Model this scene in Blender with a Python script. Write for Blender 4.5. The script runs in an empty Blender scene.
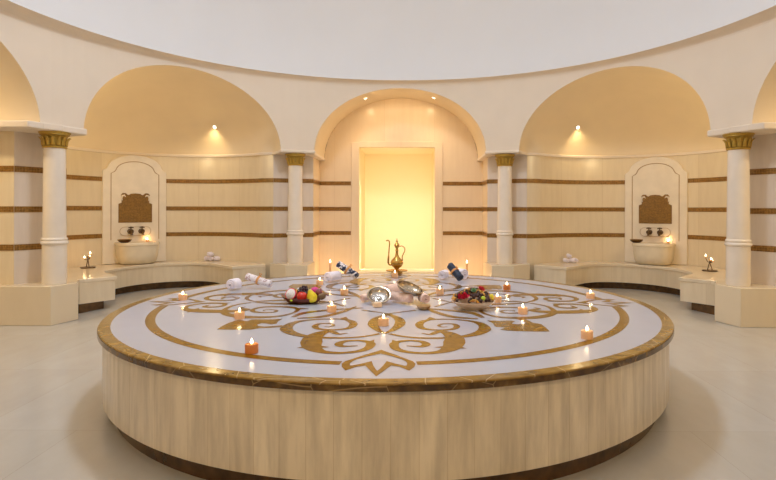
import bpy, bmesh, math, random
from mathutils import Vector, Matrix
random.seed(7)
PI = math.pi
R_ = math.radians
scn = bpy.context.scene
COL = scn.collection

# ------------------------------------------------------------------ camera
CX, CD, EYE = 0.146, 4.4045, 1.30
FPX, U0, V0 = 546.3, 409.1, 209.3
cam_d = bpy.data.cameras.new('camera'); cam = bpy.data.objects.new('camera', cam_d)
COL.objects.link(cam); scn.camera = cam
cam_d.sensor_width = 36; cam_d.sensor_fit = 'HORIZONTAL'
cam_d.lens = FPX / 776 * 36
cam_d.shift_x = -(U0 - 388) / 776
cam_d.shift_y = -(240 - V0) / 776
cam_d.clip_start = 0.02
cam.matrix_world = Matrix.Translation((CX, -CD, EYE)) @ Matrix.Rotation(PI/2, 4, 'X') @ Matrix.Rotation(0.0024, 4, 'Z')


def at(u, v, z):
    """the point at height z that the photograph shows at pixel u, v"""
    d = (z - EYE) * FPX / (V0 - v)
    return Vector((CX + (u - U0) / FPX * d, d - CD, z))


def atY(u, v, Y):
    d = Y + CD
    return Vector((CX + (u - U0) / FPX * d, Y, EYE + (V0 - v) / FPX * d))


# ------------------------------------------------------------------ materials
def nodes(name):
    m = bpy.data.materials.new(name); m.use_nodes = True
    nt = m.node_tree; nt.nodes.clear()
    return m, nt


class NT:
    def __init__(self, name):
        self.m, self.t = nodes(name)
        self.out = self.t.nodes.new('ShaderNodeOutputMaterial')

    def n(self, typ, **kw):
        x = self.t.nodes.new('ShaderNode' + typ)
        for k, v in kw.items():
            if k in x.inputs.keys() if isinstance(k, str) else False:
                x.inputs[k].default_value = v
            else:
                setattr(x, k, v)
        return x

    def l(self, a, b):
        self.t.links.new(a, b)

    def bsdf(self, **kw):
        b = self.t.nodes.new('ShaderNodeBsdfPrincipled')
        for k, v in kw.items():
            b.inputs[k].default_value = v
        self.l(b.outputs[0], self.out.inputs[0])
        return b

    def ramp(self, fac, stops):
        r = self.t.nodes.new('ShaderNodeValToRGB')
        els = r.color_ramp.elements
        while len(els) < len(stops): els.new(0.5)
        for e, (p, c) in zip(els, stops):
            e.position = p; e.color = (*c, 1) if len(c) == 3 else c
        self.l(fac, r.inputs[0])
        return r.outputs[0]

    def mix(self, fac, a, b, mode='MIX'):
        x = self.t.nodes.new('ShaderNodeMix'); x.data_type = 'RGBA'; x.blend_type = mode
        for s, v in ((0, fac), (6, a), (7, b)):
            if hasattr(v, 'is_output'): self.l(v, x.inputs[s])
            else: x.inputs[s].default_value = v if s == 0 else (*v, 1)
        return x.outputs[2]


def plain(name, col, rough=.5, metal=0., noise=.0, scale=20., **kw):
    t = NT(name)
    b = t.bsdf(Roughness=rough, Metallic=metal, **kw)
    if noise:
        tc = t.n('TexCoord'); nz = t.n('TexNoise'); nz.inputs['Scale'].default_value = scale
        t.l(tc.outputs['Object'], nz.inputs['Vector'])
        lo = tuple(max(0, c * (1 - noise)) for c in col); hi = tuple(min(1, c * (1 + noise)) for c in col)
        t.l(t.ramp(nz.outputs[0], [(.3, lo), (.7, hi)]), b.inputs['Base Color'])
    else:
        b.inputs['Base Color'].default_value = (*col, 1)
    return t.m


def marble(name, base, streak, seam_w=.6, row_h=0., rough=.18, amt=.5, uv=True, tone=.06):
    """polished marble slabs: streaks along the height, a slight change of tone from slab to slab, fine joints"""
    t = NT(name)
    b = t.bsdf(Roughness=rough)
    tc = t.n('TexCoord')
    src = tc.outputs['UV'] if uv else tc.outputs['Object']
    mp = t.n('Mapping'); mp.inputs['Scale'].default_value = (9, 1.1, 1) if uv else (3, 1.2, 1)
    t.l(src, mp.inputs[0])
    nz = t.n('TexNoise'); nz.inputs['Scale'].default_value = 1.6; nz.inputs['Detail'].default_value = 5
    nz.inputs['Roughness'].default_value = .6
    t.l(mp.outputs[0], nz.inputs['Vector'])
    col = t.ramp(nz.outputs[0], [(.35, streak), (.62, base)])
    col = t.mix(amt, base, col)
    br = t.n('TexBrick'); br.offset = 0 if not row_h else .5
    br.inputs['Color1'].default_value = (1, 1, 1, 1)
    g = 1 - tone * 2
    br.inputs['Color2'].default_value = (g, g * .985, g * .96, 1)
    br.inputs['Mortar'].default_value = (.80, .75, .68, 1)
    br.inputs['Scale'].default_value = 1
    br.inputs['Mortar Size'].default_value = .0016
    br.inputs['Brick Width'].default_value = seam_w
    br.inputs['Row Height'].default_value = row_h or 50
    t.l(src, br.inputs['Vector'])
    col = t.mix(1., col, br.outputs[0], 'MULTIPLY')
    t.l(col, b.inputs['Base Color'])
    return t.m


M = {}
M['plaster'] = plain('warm_plaster', (.82, .72, .595), .85, noise=.015, scale=3)
M['niche_plaster'] = plain('ochre_plaster', (.82, .69, .49), .85, noise=.02, scale=3)
M['dome'] = plain('dome_paint', (.83, .845, .87), .9, noise=.008, scale=2)
M['wall'] = marble('cream_wall_marble', (.80, .69, .50), (.71, .60, .42), .75, 0, .22, .42)
M['niche_wall'] = marble('peach_wall_marble', (.86, .71, .51), (.79, .63, .44), .9, 0, .25, .35, tone=.02)
M['pier'] = marble('grey_cream_marble', (.78, .70, .62), (.68, .60, .52), 2.0, 0, .22, .4)
M['bench'] = marble('bench_marble', (.79, .69, .52), (.67, .57, .41), .45, 0, .2, .5)
M['bench_top'] = marble('bench_seat_marble', (.80, .70, .54), (.73, .63, .47), 5, 0, .16, .4, uv=False)
M['pedestal'] = marble('pedestal_marble', (.78, .68, .51), (.71, .61, .45), 5, 0, .16, .35, uv=False)
M['column'] = plain('white_column_marble', (.83, .76, .67), .22, noise=.03, scale=6)
M['panel'] = plain('fountain_marble', (.82, .74, .61), .3, noise=.04, scale=7)
M['basin'] = plain('basin_onyx', (.80, .70, .52), .25, noise=.08, scale=5)
M['side'] = marble('platform_stave_marble', (.80, .70, .54), (.54, .46, .35), .125, 0, .22, .8, tone=.05)
M['disc'] = plain('white_platform_marble', (.49, .515, .605), .19, noise=.012, scale=4)
M['disc'].node_tree.nodes['Principled BSDF'].inputs['Specular IOR Level'].default_value = .6
M['floor'] = marble('floor_marble', (.53, .52, .49), (.475, .455, .42), 1.2, 1.2, .2, .5, uv=False, tone=.015)
M['door'] = plain('yellow_plaster', (.93, .83, .56), .8, noise=.01, scale=2)
M['sill'] = plain('sill_marble', (.86, .78, .60), .3)


def brown_marble():
    t = NT('gold_brown_marble'); b = t.bsdf(Roughness=.16)
    tc = t.n('TexCoord'); nz = t.n('TexNoise'); nz.inputs['Scale'].default_value = 16; nz.inputs['Detail'].default_value = 6
    t.l(tc.outputs['Object'], nz.inputs['Vector'])
    c = t.ramp(nz.outputs[0], [(.3, (.15, .075, .010)), (.5, (.26, .145, .022)), (.72, (.34, .20, .04))])
    vo = t.n('TexVoronoi', feature='DISTANCE_TO_EDGE'); vo.inputs['Scale'].default_value = 4.5
    mp = t.n('MixRGB') if False else None
    t.l(tc.outputs['Object'], vo.inputs['Vector'])
    v = t.ramp(vo.outputs['Distance'], [(.0, (1, 1, 1)), (.012, (0, 0, 0))])
    c = t.mix(v, c, (.62, .45, .22))
    t.l(c, b.inputs['Base Color'])
    return t.m


def dark_edge():
    t = NT('dark_veined_edge_marble'); b = t.bsdf(Roughness=.16)
    tc = t.n('TexCoord'); nz = t.n('TexNoise'); nz.inputs['Scale'].default_value = 18; nz.inputs['Detail'].default_value = 6
    t.l(tc.outputs['Object'], nz.inputs['Vector'])
    c = t.ramp(nz.outputs[0], [(.35, (.05, .022, .003)), (.58, (.11, .055, .008)), (.74, (.24, .14, .04))])
    vo = t.n('TexVoronoi', feature='DISTANCE_TO_EDGE'); vo.inputs['Scale'].default_value = 3.5
    t.l(tc.outputs['Object'], vo.inputs['Vector'])
    c = t.mix(t.ramp(vo.outputs['Distance'], [(.0, (1, 1, 1)), (.008, (0, 0, 0))]), c, (.34, .23, .10))
    t.l(c, b.inputs['Base Color'])
    return t.m


def gold_inlay():
    t = NT('golden_inlay_marble'); b = t.bsdf(Roughness=.16)
    tc = t.n('TexCoord'); nz = t.n('TexNoise'); nz.inputs['Scale'].default_value = 22; nz.inputs['Detail'].default_value = 5
    t.l(tc.outputs['Object'], nz.inputs['Vector'])
    t.l(t.ramp(nz.outputs[0], [(.3, (.19, .085, .002)), (.7, (.275, .135, .006))]), b.inputs['Base Color'])
    b.inputs['Specular IOR Level'].default_value = .2
    return t.m


def mosaic(name, cols, size):
    t = NT(name); b = t.bsdf(Roughness=.3)
    tc = t.n('TexCoord'); br = t.n('TexBrick'); br.offset = 0
    br.inputs['Scale'].default_value = 1; br.inputs['Brick Width'].default_value = size
    br.inputs['Row Height'].default_value = size; br.inputs['Mortar Size'].default_value = size * .06
    br.inputs['Color1'].default_value = (*cols[0], 1); br.inputs['Color2'].default_value = (*cols[1], 1)
    br.inputs['Mortar'].default_value = (*cols[2], 1)
    t.l(tc.outputs['UV'], br.inputs['Vector'])
    nz = t.n('TexNoise'); nz.inputs['Scale'].default_value = 60
    t.l(tc.outputs['UV'], nz.inputs['Vector'])
    c = t.mix(1., br.outputs[0], t.ramp(nz.outputs[0], [(.3, (.7, .66, .6)), (.7, (1.25, 1.2, 1.1))]), 'MULTIPLY')
    t.l(c, b.inputs['Base Color'])
    return t.m


M['brown'] = brown_marble()
M['gold'] = gold_inlay()
M['dark_edge'] = dark_edge()
M['band'] = mosaic('brown_mosaic_band', ((.28, .145, .028), (.18, .085, .013), (.34, .20, .06)), .03)
M['plaque'] = mosaic('gold_mosaic_plaque', ((.24, .13, .022), (.15, .075, .010), (.30, .18, .05)), .022)
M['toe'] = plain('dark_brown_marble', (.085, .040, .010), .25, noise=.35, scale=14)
M['capital'] = plain('antique_gold_paint', (.46, .29, .045), .42, metal=.35, noise=.12, scale=30)
M['line'] = plain('brown_line', (.42, .28, .13), .5)
M['bronze'] = plain('dark_bronze', (.10, .055, .022), .35, metal=.8)
M['brass'] = plain('polished_brass', (.58, .35, .09), .27, metal=1., noise=.12, scale=45)
M['silver'] = plain('hammered_silver', (.62, .58, .53), .2, metal=1., noise=.1, scale=60)
M['copper_lined'] = plain('aged_silver', (.52, .42, .30), .24, metal=1., noise=.2, scale=40)
M['wood'] = plain('dark_red_wood', (.16, .04, .03), .3, noise=.3, scale=18)
M['terracotta'] = plain('pale_terracotta', (.95, .74, .52), .5, noise=.04, scale=14)
M['soap'] = plain('peach_soap', (.95, .66, .40), .45, noise=.05, scale=30)
M['towel'] = plain('white_terry', (.90, .84, .90), .95, noise=.06, scale=90)
M['peach_towel'] = plain('peach_terry', (.93, .66, .55), .95, noise=.12, scale=70)
M['peach_end'] = plain('peach_terry_edge', (.80, .48, .28), .95, noise=.12, scale=60)
M['dish'] = plain('amber_brown_ceramic', (.48, .30, .13), .3, noise=.15, scale=30)
M['navy'] = plain('navy_terry', (.045, .06, .10), .9, noise=.35, scale=60)
M['ribbon'] = plain('amber_ribbon', (.72, .34, .10), .6)
M['black'] = plain('black_cord', (.02, .02, .025), .6)


def patterned(name, base, dark, scale, lo):
    t = NT(name); b = t.bsdf(Roughness=.9)
    tc = t.n('TexCoord'); nz = t.n('TexNoise'); nz.inputs['Scale'].default_value = scale; nz.inputs['Detail'].default_value = 2
    nz.inputs['Distortion'].default_value = 1.2
    t.l(tc.outputs['Object'], nz.inputs['Vector'])
    t.l(t.ramp(nz.outputs[0], [(lo, dark), (lo + .04, base)]), b.inputs['Base Color'])
    return t.m


M['zebra'] = patterned('blue_black_print', (.86, .80, .82), (.035, .045, .085), 22, .47)
M['sprig'] = patterned('pink_grey_print', (.87, .81, .84), (.52, .36, .36), 34, .40)


def wax(name, col, trans):
    t = NT(name)
    b = t.n('BsdfPrincipled'); b.inputs['Base Color'].default_value = (*col, 1); b.inputs['Roughness'].default_value = .45
    tr = t.n('BsdfTranslucent'); tr.inputs[0].default_value = (*trans, 1)
    mx = t.n('MixShader'); mx.inputs[0].default_value = .55
    t.l(b.outputs[0], mx.inputs[1]); t.l(tr.outputs[0], mx.inputs[2]); t.l(mx.outputs[0], t.out.inputs[0])
    return t.m


M['wax'] = wax('peach_wax', (.92, .66, .46), (1., .80, .54))
M['wax_red'] = wax('amber_brown_wax', (.58, .30, .13), (.90, .50, .20))
M['ivory_wax'] = wax('ivory_wax', (.90, .70, .40), (1., .62, .26))


def emit(name, col, s):
    t = NT(name); e = t.n('Emission'); e.inputs[0].default_value = (*col, 1); e.inputs[1].default_value = s
    t.l(e.outputs[0], t.out.inputs[0])
    return t.m


M['flame'] = emit('candle_flame', (1., .80, .48), 30)
M['lamp'] = emit('lit_lamp', (1., .90, .70), 14)
for k, c, r in (('apple', (.62, .03, .015), .25), ('pear', (.86, .70, .03), .35), ('grape', (.035, .010, .022), .2),
                ('pitaya', (.78, .03, .10), .45), ('fig', (.30, .10, .12), .5), ('kiwi', (.20, .12, .06), .7),
                ('orange', (.85, .33, .03), .5), ('plum', (.60, .02, .25), .4), ('leaf', (.25, .42, .05), .5),
                ('pod', (.055, .022, .018), .6), ('chip', (.66, .34, .06), .7), ('petal', (.70, .03, .09), .6),
                ('lime', (.55, .72, .04), .4), ('lemon', (.88, .72, .04), .4), ('mint', (.30, .55, .30), .5), ('stem', (.10, .06, .02), .7)):
    M[k] = plain(k + '_skin', c, r, noise=.15, scale=40)


def seeded():
    t = NT('pitaya_flesh'); b = t.bsdf(Roughness=.5)
    tc = t.n('TexCoord'); vo = t.n('TexVoronoi'); vo.inputs['Scale'].default_value = 260
    t.l(tc.outputs['Object'], vo.inputs['Vector'])
    t.l(t.ramp(vo.outputs['Distance'], [(.22, (.10, .10, .10)), (.34, (.88, .86, .86))]), b.inputs['Base Color'])
    return t.m


M['flesh'] = seeded()


# ------------------------------------------------------------------ mesh helpers
class MB:
    def __init__(s): s.v = []; s.f = []; s.uv = []

    def add(s, vs, fs, uvs=None, mat=None):
        o = len(s.v)
        for p in vs:
            p = Vector(p)
            s.v.append(tuple(mat @ p) if mat else tuple(p))
        for i, f in enumerate(fs):
            s.f.append([o + k for k in f])
            s.uv.append(uvs[i] if uvs else None)

    def box(s, c, d, mat=None):
        x, y, z = (q / 2 for q in d); cx, cy, cz = c
        vs = [(cx + i * x, cy + j * y, cz + k * z) for k in (-1, 1) for i, j in ((-1, -1), (1, -1), (1, 1), (-1, 1))]
        s.add(vs, [(3, 2, 1, 0), (4, 5, 6, 7), (0, 1, 5, 4), (1, 2, 6, 5), (2, 3, 7, 6), (3, 0, 4, 7)], None, mat)

    def lathe(s, prof, n=32, mat=None, cap0=True, cap1=True, fn=None):
        vs = []; fs = []; uvs = []
        for r, z in prof:
            for k in range(n):
                a = 2 * PI * k / n
                rr = fn(r, z, a) if fn else r
                vs.append((rr * math.cos(a), rr * math.sin(a), z))
        L = [0]
        for (r0, z0), (r1, z1) in zip(prof, prof[1:]): L.append(L[-1] + math.hypot(r1 - r0, z1 - z0))
        R0 = max(r for r, z in prof)
        for i in range(len(prof) - 1):
            for k in range(n):
                k2 = (k + 1) % n
                fs.append((i * n + k, i * n + k2, (i + 1) * n + k2, (i + 1) * n + k))
                ua, ub = 2 * PI * R0 * k / n, 2 * PI * R0 * (k + 1) / n
                uvs.append(((ua, prof[i][1]), (ub, prof[i][1]), (ub, prof[i + 1][1]), (ua, prof[i + 1][1])))
        if cap0 and prof[0][0] > 1e-6: fs.append(tuple(reversed(range(n)))); uvs.append([(0, 0)] * n)
        if cap1 and prof[-1][0] > 1e-6:
            o = (len(prof) - 1) * n; fs.append(tuple(range(o, o + n))); uvs.append([(0, 0)] * n)
        s.add(vs, fs, uvs, mat)

    def tube(s, pts, rad, n=10, mat=None):
        pts = [Vector(p) for p in pts]
        rs = rad if isinstance(rad, (list, tuple)) else [rad] * len(pts)
        vs = []; fs = []
        up = Vector((0, 0, 1))
        prev = None
        for i, p in enumerate(pts):
            t = (pts[min(i + 1, len(pts) - 1)] - pts[max(i - 1, 0)]).normalized()
            if prev is None:
                a = t.cross(up)
                if a.length < .1: a = t.cross(Vector((1, 0, 0)))
            else: a = prev - t * prev.dot(t)
            a.normalize(); prev = a
            b = t.cross(a)
            for k in range(n):
                w = 2 * PI * k / n
                vs.append(p + (a * math.cos(w) + b * math.sin(w)) * rs[i])
        for i in range(len(pts) - 1):
            for k in range(n):
                k2 = (k + 1) % n
                fs.append((i * n + k, i * n + k2, (i + 1) * n + k2, (i + 1) * n + k))
        fs.append(tuple(reversed(range(n)))); o = (len(pts) - 1) * n; fs.append(tuple(range(o, o + n)))
        s.add(vs, fs, None, mat)

    def prism(s, poly, z0, z1, mat=None):
        """poly counter-clockwise (x, y)"""
        n = len(poly)
        vs = [(x, y, z0) for x, y in poly] + [(x, y, z1) for x, y in poly]
        fs = [tuple(reversed(range(n))), tuple(range(n, 2 * n))]
        uvs = [[(x, y) for x, y in reversed(poly)], [(x, y) for x, y in poly]]
        L = 0
        for i in range(n):
            j = (i + 1) % n
            d = math.dist(poly[i], poly[j])
            fs.append((i, j, n + j, n + i)); uvs.append([(L, z0), (L + d, z0), (L + d, z1), (L, z1)]); L += d
        s.add(vs, fs, uvs, mat)

    def ball(s, c, r, nu=16, nv=10, mat=None, fn=None):
        if not isinstance(r, (tuple, list)): r = (r, r, r)
        vs = [(0, 0, -1)]; fs = []
        for i in range(1, nv):
            a = PI * i / nv
            for k in range(nu):
                b = 2 * PI * k / nu
                vs.append((math.sin(a) * math.cos(b), math.sin(a) * math.sin(b), -math.cos(a)))
        vs.append((0, 0, 1))
        if fn: vs = [fn(*v) for v in vs]
        vs = [(c[0] + x * r[0], c[1] + y * r[1], c[2] + z * r[2]) for x, y, z in vs]
        for k in range(nu):
            k2 = (k + 1) % nu
            fs.append((0, 1 + k2, 1 + k))
            for i in range(nv - 2):
                fs.append((1 + i * nu + k, 1 + i * nu + k2, 1 + (i + 1) * nu + k2, 1 + (i + 1) * nu + k))
            fs.append((1 + (nv - 2) * nu + k, 1 + (nv - 2) * nu + k2, len(vs) - 1))
        s.add(vs, fs, None, mat)

    def grid(s, rows, uvs=None):
        """rows of points -> quads"""
        n = len(rows[0]); vs = [p for r in rows for p in r]; fs = []; uu = []
        for i in range(len(rows) - 1):
            for k in range(n - 1):
                fs.append((i * n + k, i * n + k + 1, (i + 1) * n + k + 1, (i + 1) * n + k))
                if uvs: uu.append([uvs[i][k], uvs[i][k + 1], uvs[i + 1][k + 1], uvs[i + 1][k]])
        s.add(vs, fs, uu if uvs else None)

    def build(s, name, mat, parent=None, smooth=35, bevel=0, recalc=True, loc=None):
        me = bpy.data.meshes.new(name)
        vs = s.v if loc is None else [tuple(Vector(p) - Vector(loc)) for p in s.v]
        me.from_pydata(vs, [], s.f)
        ul = me.uv_layers.new(name='UVMap')
        li = 0
        for p, uv in zip(me.polygons, s.uv):
            for j, l in enumerate(p.loop_indices):
                if uv: ul.data[l].uv = uv[j]
                else: ul.data[l].uv = (vs[me.loops[l].vertex_index][0], vs[me.loops[l].vertex_index][2])
        if recalc:
            bm = bmesh.new(); bm.from_mesh(me); bmesh.ops.recalc_face_normals(bm, faces=bm.faces); bm.to_mesh(me); bm.free()
        me.validate()
        if smooth:
            for p in me.polygons: p.use_smooth = True
            me.set_sharp_from_angle(angle=R_(smooth))
        me.materials.append(M[mat] if isinstance(mat, str) else mat)
        o = bpy.data.objects.new(name, me); COL.objects.link(o)
        if parent: o.parent = parent
        if loc is not None: o.location = loc
        if bevel:
            b = o.modifiers.new('bevel', 'BEVEL'); b.width = bevel; b.segments = 3; b.limit_method = 'ANGLE'; b.angle_limit = R_(40)
        return o


def tag(o, label, cat, group=None, kind=None):
    o['label'] = label; o['category'] = cat
    if group: o['group'] = group
    if kind: o['kind'] = kind
    return o


def thing(name, label, cat, loc, rz=0, group=None, kind=None):
    o = bpy.data.objects.new(name, None); COL.objects.link(o)
    o.empty_display_size = .1
    o.location = loc; o.rotation_euler = (0, 0, rz)
    return tag(o, label, cat, group, kind)


def struct(o):
    o['kind'] = 'structure'; return o


def kids(o):
    return [c for c in COL.objects if c.parent == o]


def dup(root, loc, rz, label, group=None):
    r = root.copy(); COL.objects.link(r); r.location = loc; r.rotation_euler = (0, 0, rz); r['label'] = label
    if group: r['group'] = group
    for ch in kids(root):
        c = ch.copy(); COL.objects.link(c); c.parent = r
        for g in kids(ch):
            d = g.copy(); COL.objects.link(d); d.parent = c
    return r


def mx(poly):
    return [(-x, y) for x, y in reversed(poly)]


def spline(pts, k=8, closed=False):
    pts = [Vector(p) for p in pts]; out = []; n = len(pts)
    rng = range(n if closed else n - 1)
    for i in rng:
        p0 = pts[(i - 1) % n] if closed or i else pts[0] * 2 - pts[1]
        p1 = pts[i]; p2 = pts[(i + 1) % n]
        p3 = pts[(i + 2) % n] if closed or i + 2 < n else pts[-1] * 2 - pts[-2]
        for j in range(k):
            t = j / k
            out.append(.5 * ((2 * p1) + (p2 - p0) * t + (2 * p0 - 5 * p1 + 4 * p2 - p3) * t * t + (3 * p1 - p0 - 3 * p2 + p3) * t ** 3))
    if not closed: out.append(pts[-1])
    return out


# ------------------------------------------------------------------ plan of the room
YC = .5                       # centre of the round hall
RD = 4.12                     # drum radius
ZS = 2.21                     # springing height
RISE = 1.09
BAY = 46.6; HALF = 19.6
ZT = 3.42
RI, YM = 3.965, .56


def drum(th, r=RD):
    a = R_(th); return (r * math.sin(a), YC + r * math.cos(a))


CA = (3.33, 3.30); RA = 1.6   # alcove circle (right hand one; mirrored for the left)


def alcove_arc(n=40, r=RA, a0=137.2, a1=-47, c=CA):
    return [(c[0] + r * math.cos(R_(a0 + (a1 - a0) * i / n)), c[1] + r * math.sin(R_(a0 + (a1 - a0) * i / n))) for i in range(n + 1)]


PIA = (2.05, 4.43); PIB = (1.45, 4.69); NB = 5.45; NW = 1.47
POA = (4.05, 2.28); POB = (4.34, 1.80); SX = 6.2
ARC = [PIA] + alcove_arc()[1:] + [POA]


def side(poly, s):
    return [(s * x, y) for x, y in poly]


def sheet(name, line, z0, z1, mat, u0=0.):
    b = MB(); L = u0; rows0 = []; rows1 = []; uv0 = []; uv1 = []
    for i, p in enumerate(line):
        if i: L += math.dist(p, line[i - 1])
        rows0.append((*p, z0)); rows1.append((*p, z1)); uv0.append((L, z0)); uv1.append((L, z1))
    b.grid([rows0, rows1], [uv0, uv1])
    return struct(b.build(name, mat, smooth=30, recalc=False))


def offset(line, d):
    """shift a polyline sideways (to its left for d > 0)"""
    out = []; n = len(line)
    for i in range(n):
        a = Vector(line[max(i - 1, 0)]); b = Vector(line[i]); c = Vector(line[min(i + 1, n - 1)])
        n1 = (b - a); n2 = (c - b)
        if n1.length < 1e-9: n1 = n2
        if n2.length < 1e-9: n2 = n1
        n1 = Vector((-n1.y, n1.x)).normalized(); n2 = Vector((-n2.y, n2.x)).normalized()
        m = (n1 + n2).normalized(); k = max(.4, m.dot(n1))
        q = b + m * d / k; out.append((q.x, q.y))
    return out


TRIM = [0]


def band(line, z, toward, h=.068, t=.006):
    """a mosaic band set on a wall line; toward = a point on the side it faces"""
    i = len(line) // 2
    a = Vector(line[max(i - 1, 0)]); b = Vector(line[min(i, len(line) - 1)])
    d = b - a; left = Vector((-d.y, d.x)); s = 1 if left.dot(Vector(toward) - a) > 0 else -1
    out = offset(line, s * t)
    bb = MB(); L = 0; r = [[], [], [], []]; uv = [[], [], [], []]
    for j, (p, q) in enumerate(zip(line, out)):
        if j: L += math.dist(line[j], line[j - 1])
        for k, (w, zz) in enumerate(((p, z - h / 2), (q, z - h / 2), (q, z + h / 2), (p, z + h / 2))):
            r[k].append((*w, zz)); uv[k].append((L, zz))
    bb.grid(r, uv)
    TRIM[0] += 1
    o = bb.build('trim_%d' % TRIM[0], 'band', smooth=30, recalc=False)
    return struct(o)


BANDS = (1.765, 1.305, .870)

# floor
b = MB(); b.add([(-8, -7, 0), (8, -7, 0), (8, 7, 0), (-8, 7, 0)], [(0, 1, 2, 3)])
struct(b.build('floor', 'floor', smooth=0))

# walls, both sides
for s, nm in ((-1, 'left'), (1, 'right')):
    arc = side(ARC, s)
    sheet('wall_alcove_%s' % nm, arc, 0, ZS, 'wall')
    pin = side([PIB, PIA], s); pou = side([POA, POB], s)
    sheet('wall_inner_pier_%s' % nm, pin, 0, ZS, 'pier')
    sheet('wall_outer_pier_%s' % nm, pou, 0, ZS, 'pier')
    nside = side([(NW, NB), PIB], s)
    sheet('wall_niche_%s' % nm, nside, 0, ZS, 'niche_wall')
    sb = side([POB, (SX, 1.80)], s)
    sheet('wall_bay_%s' % nm, sb, 0, ZS, 'wall')
    sheet('wall_bay_end_%s' % nm, side([(SX, 1.80), (SX, -1.35)], s), 0, 4.2, 'wall')
    sheet('wall_bay_near_%s' % nm, side([(SX, -1.35), (3.79, -1.10)], s), 0, ZS, 'wall')
    ctr = (0, 1.0)
    for z in BANDS:
        band(arc, z, (s * CA[0], CA[1])); band(pin, z, ctr); band(pou, z - .016, (0, .5)); band(sb, z - .016, (s * 5, 0))
        band(nside, z, (0, 5))

# niche back wall with the doorway
DX0, DX1, DZ = -.756, .606, 2.415
xs = sorted(set([round(-NW + 2 * NW * i / 60, 4) for i in range(61)] + [DX0, DX1, DX0 - 1e-4, DX1 + 1e-4, -1.38, 1.38]))
b = MB()
for x0, x1 in zip(xs, xs[1:]):
    zt = []
    for x in (x0, x1):
        zt.append(max(ZS, ZS + RISE * math.sqrt(max(0, 1 - (x / 1.38) ** 2))) + .01)
    zb = DZ if (x0 >= DX0 - 1e-6 and x1 <= DX1 + 1e-6) else 0
    q = [(x0, NB, zb), (x1, NB, zb), (x1, NB, zt[1]), (x0, NB, zt[0])]
    b.add(q, [(0, 1, 2, 3)], [[(p[0] + 9.3, p[2]) for p in q]])
struct(b.build('wall_niche_back', 'niche_wall', smooth=0, recalc=False))
for z in BANDS:
    band([(-NW, NB), (-.905, NB)], z, (0, 0)); band([(.755, NB), (NW, NB)], z, (0, 0))
# doorway recess
b = MB(); yb = 6.7
x0, x1 = DX0, DX1
b.add([(x0, NB, 0), (x0, yb, 0), (x0, yb, DZ), (x0, NB, DZ), (x1, NB, 0), (x1, yb, 0), (x1, yb, DZ), (x1, NB, DZ)],
      [(0, 1, 2, 3), (1, 5, 6, 2), (5, 4, 7, 6), (3, 2, 6, 7)])
struct(b.build('wall_doorway_recess', 'door', smooth=0))
# door surround: three flat boards of the same marble, slightly proud
b = MB()
for c, d in (((x0 - .07, NB - .009, 1.25), (.135, .018, 2.50)), ((x1 + .07, NB - .009, 1.25), (.135, .018, 2.50)),
             (((x0 + x1) / 2, NB - .009, DZ + .055), (x1 - x0 + .01, .018, .11))):
    b.box(c, d)
TRIM[0] += 1
struct(b.build('trim_%d' % TRIM[0], 'niche_wall', smooth=0, bevel=.004))
b = MB(); b.box(((x0 + x1) / 2, NB + .12, .095), (x1 - x0 - .002, .5, .19))
TRIM[0] += 1
struct(b.build('trim_%d' % TRIM[0], 'sill', smooth=0, bevel=.01))

# upper drum with arched openings
BAYS = [0, BAY, -BAY, 2 * BAY, -2 * BAY, 180]
HF = {180: 40.0}


def arch(thc, t):
    h = HF.get(thc, HALF)
    return thc - h * math.cos(t), ZS + RISE * math.sin(t)


cols = []                                  # (theta, zbottom)
for c in BAYS:
    h = HF.get(c, HALF)
    for i in range(41):
        th, z = arch(c, PI * i / 40)
        cols.append((th, z))
cols.sort()
full = []
for (a, za), (b_, zb) in zip(cols, cols[1:] + [(cols[0][0] + 360, cols[0][1])]):
    full.append((a, za))
    if b_ - a > 5:                          # solid wall between two arches
        k = max(2, int((b_ - a) / 1.5))
        zz = 0 if abs(a) > 2.5 * BAY - 10 and abs((a + b_) / 2) > 110 else ZS
        if zz == 0: full.append((a, 0))
        for j in range(1, k): full.append((a + (b_ - a) * j / k, zz))
        if zz == 0: full.append((b_, 0))
full.append((full[0][0] + 360, full[0][1]))
b = MB()
for (a, za), (c, zc) in zip(full, full[1:]):
    p, q = drum(a), drum(c)
    b.add([(*p, za), (*q, zc), (*q, 3.315), (*p, 3.315)], [(0, 1, 2, 3)])
    for k in range(6):                      # the wall curves inward to the foot of the dome
        t0, t1 = k / 6, (k + 1) / 6
        e = []
        for th, t in ((a, t0), (c, t0), (c, t1), (a, t1)):
            w = 1 - math.cos(t * PI / 2)
            r = RD + (RI - RD) * w; x, y = drum(th, r)
            e.append((x, y + (YM - YC) * w, 3.315 + .095 * math.sin(t * PI / 2)))
        b.add(e, [(0, 1, 2, 3)])
struct(b.build('wall_drum', 'plaster', smooth=25, recalc=False))

# dome with its rim
b = MB()
prof = [(RI, 3.408), (RI, 3.43)]
rise = 2.9; n = 28
for i in range(n + 1):
    a = PI / 2 * i / n
    prof.append(((RI + .0) * math.cos(a) if i < n else .0001, 3.43 + rise * math.sin(a)))
b.lathe(prof, 128, Matrix.Translation((0, YM, 0)), cap0=False, cap1=False)
struct(b.build('ceiling', 'dome', smooth=30, recalc=False))

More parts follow.
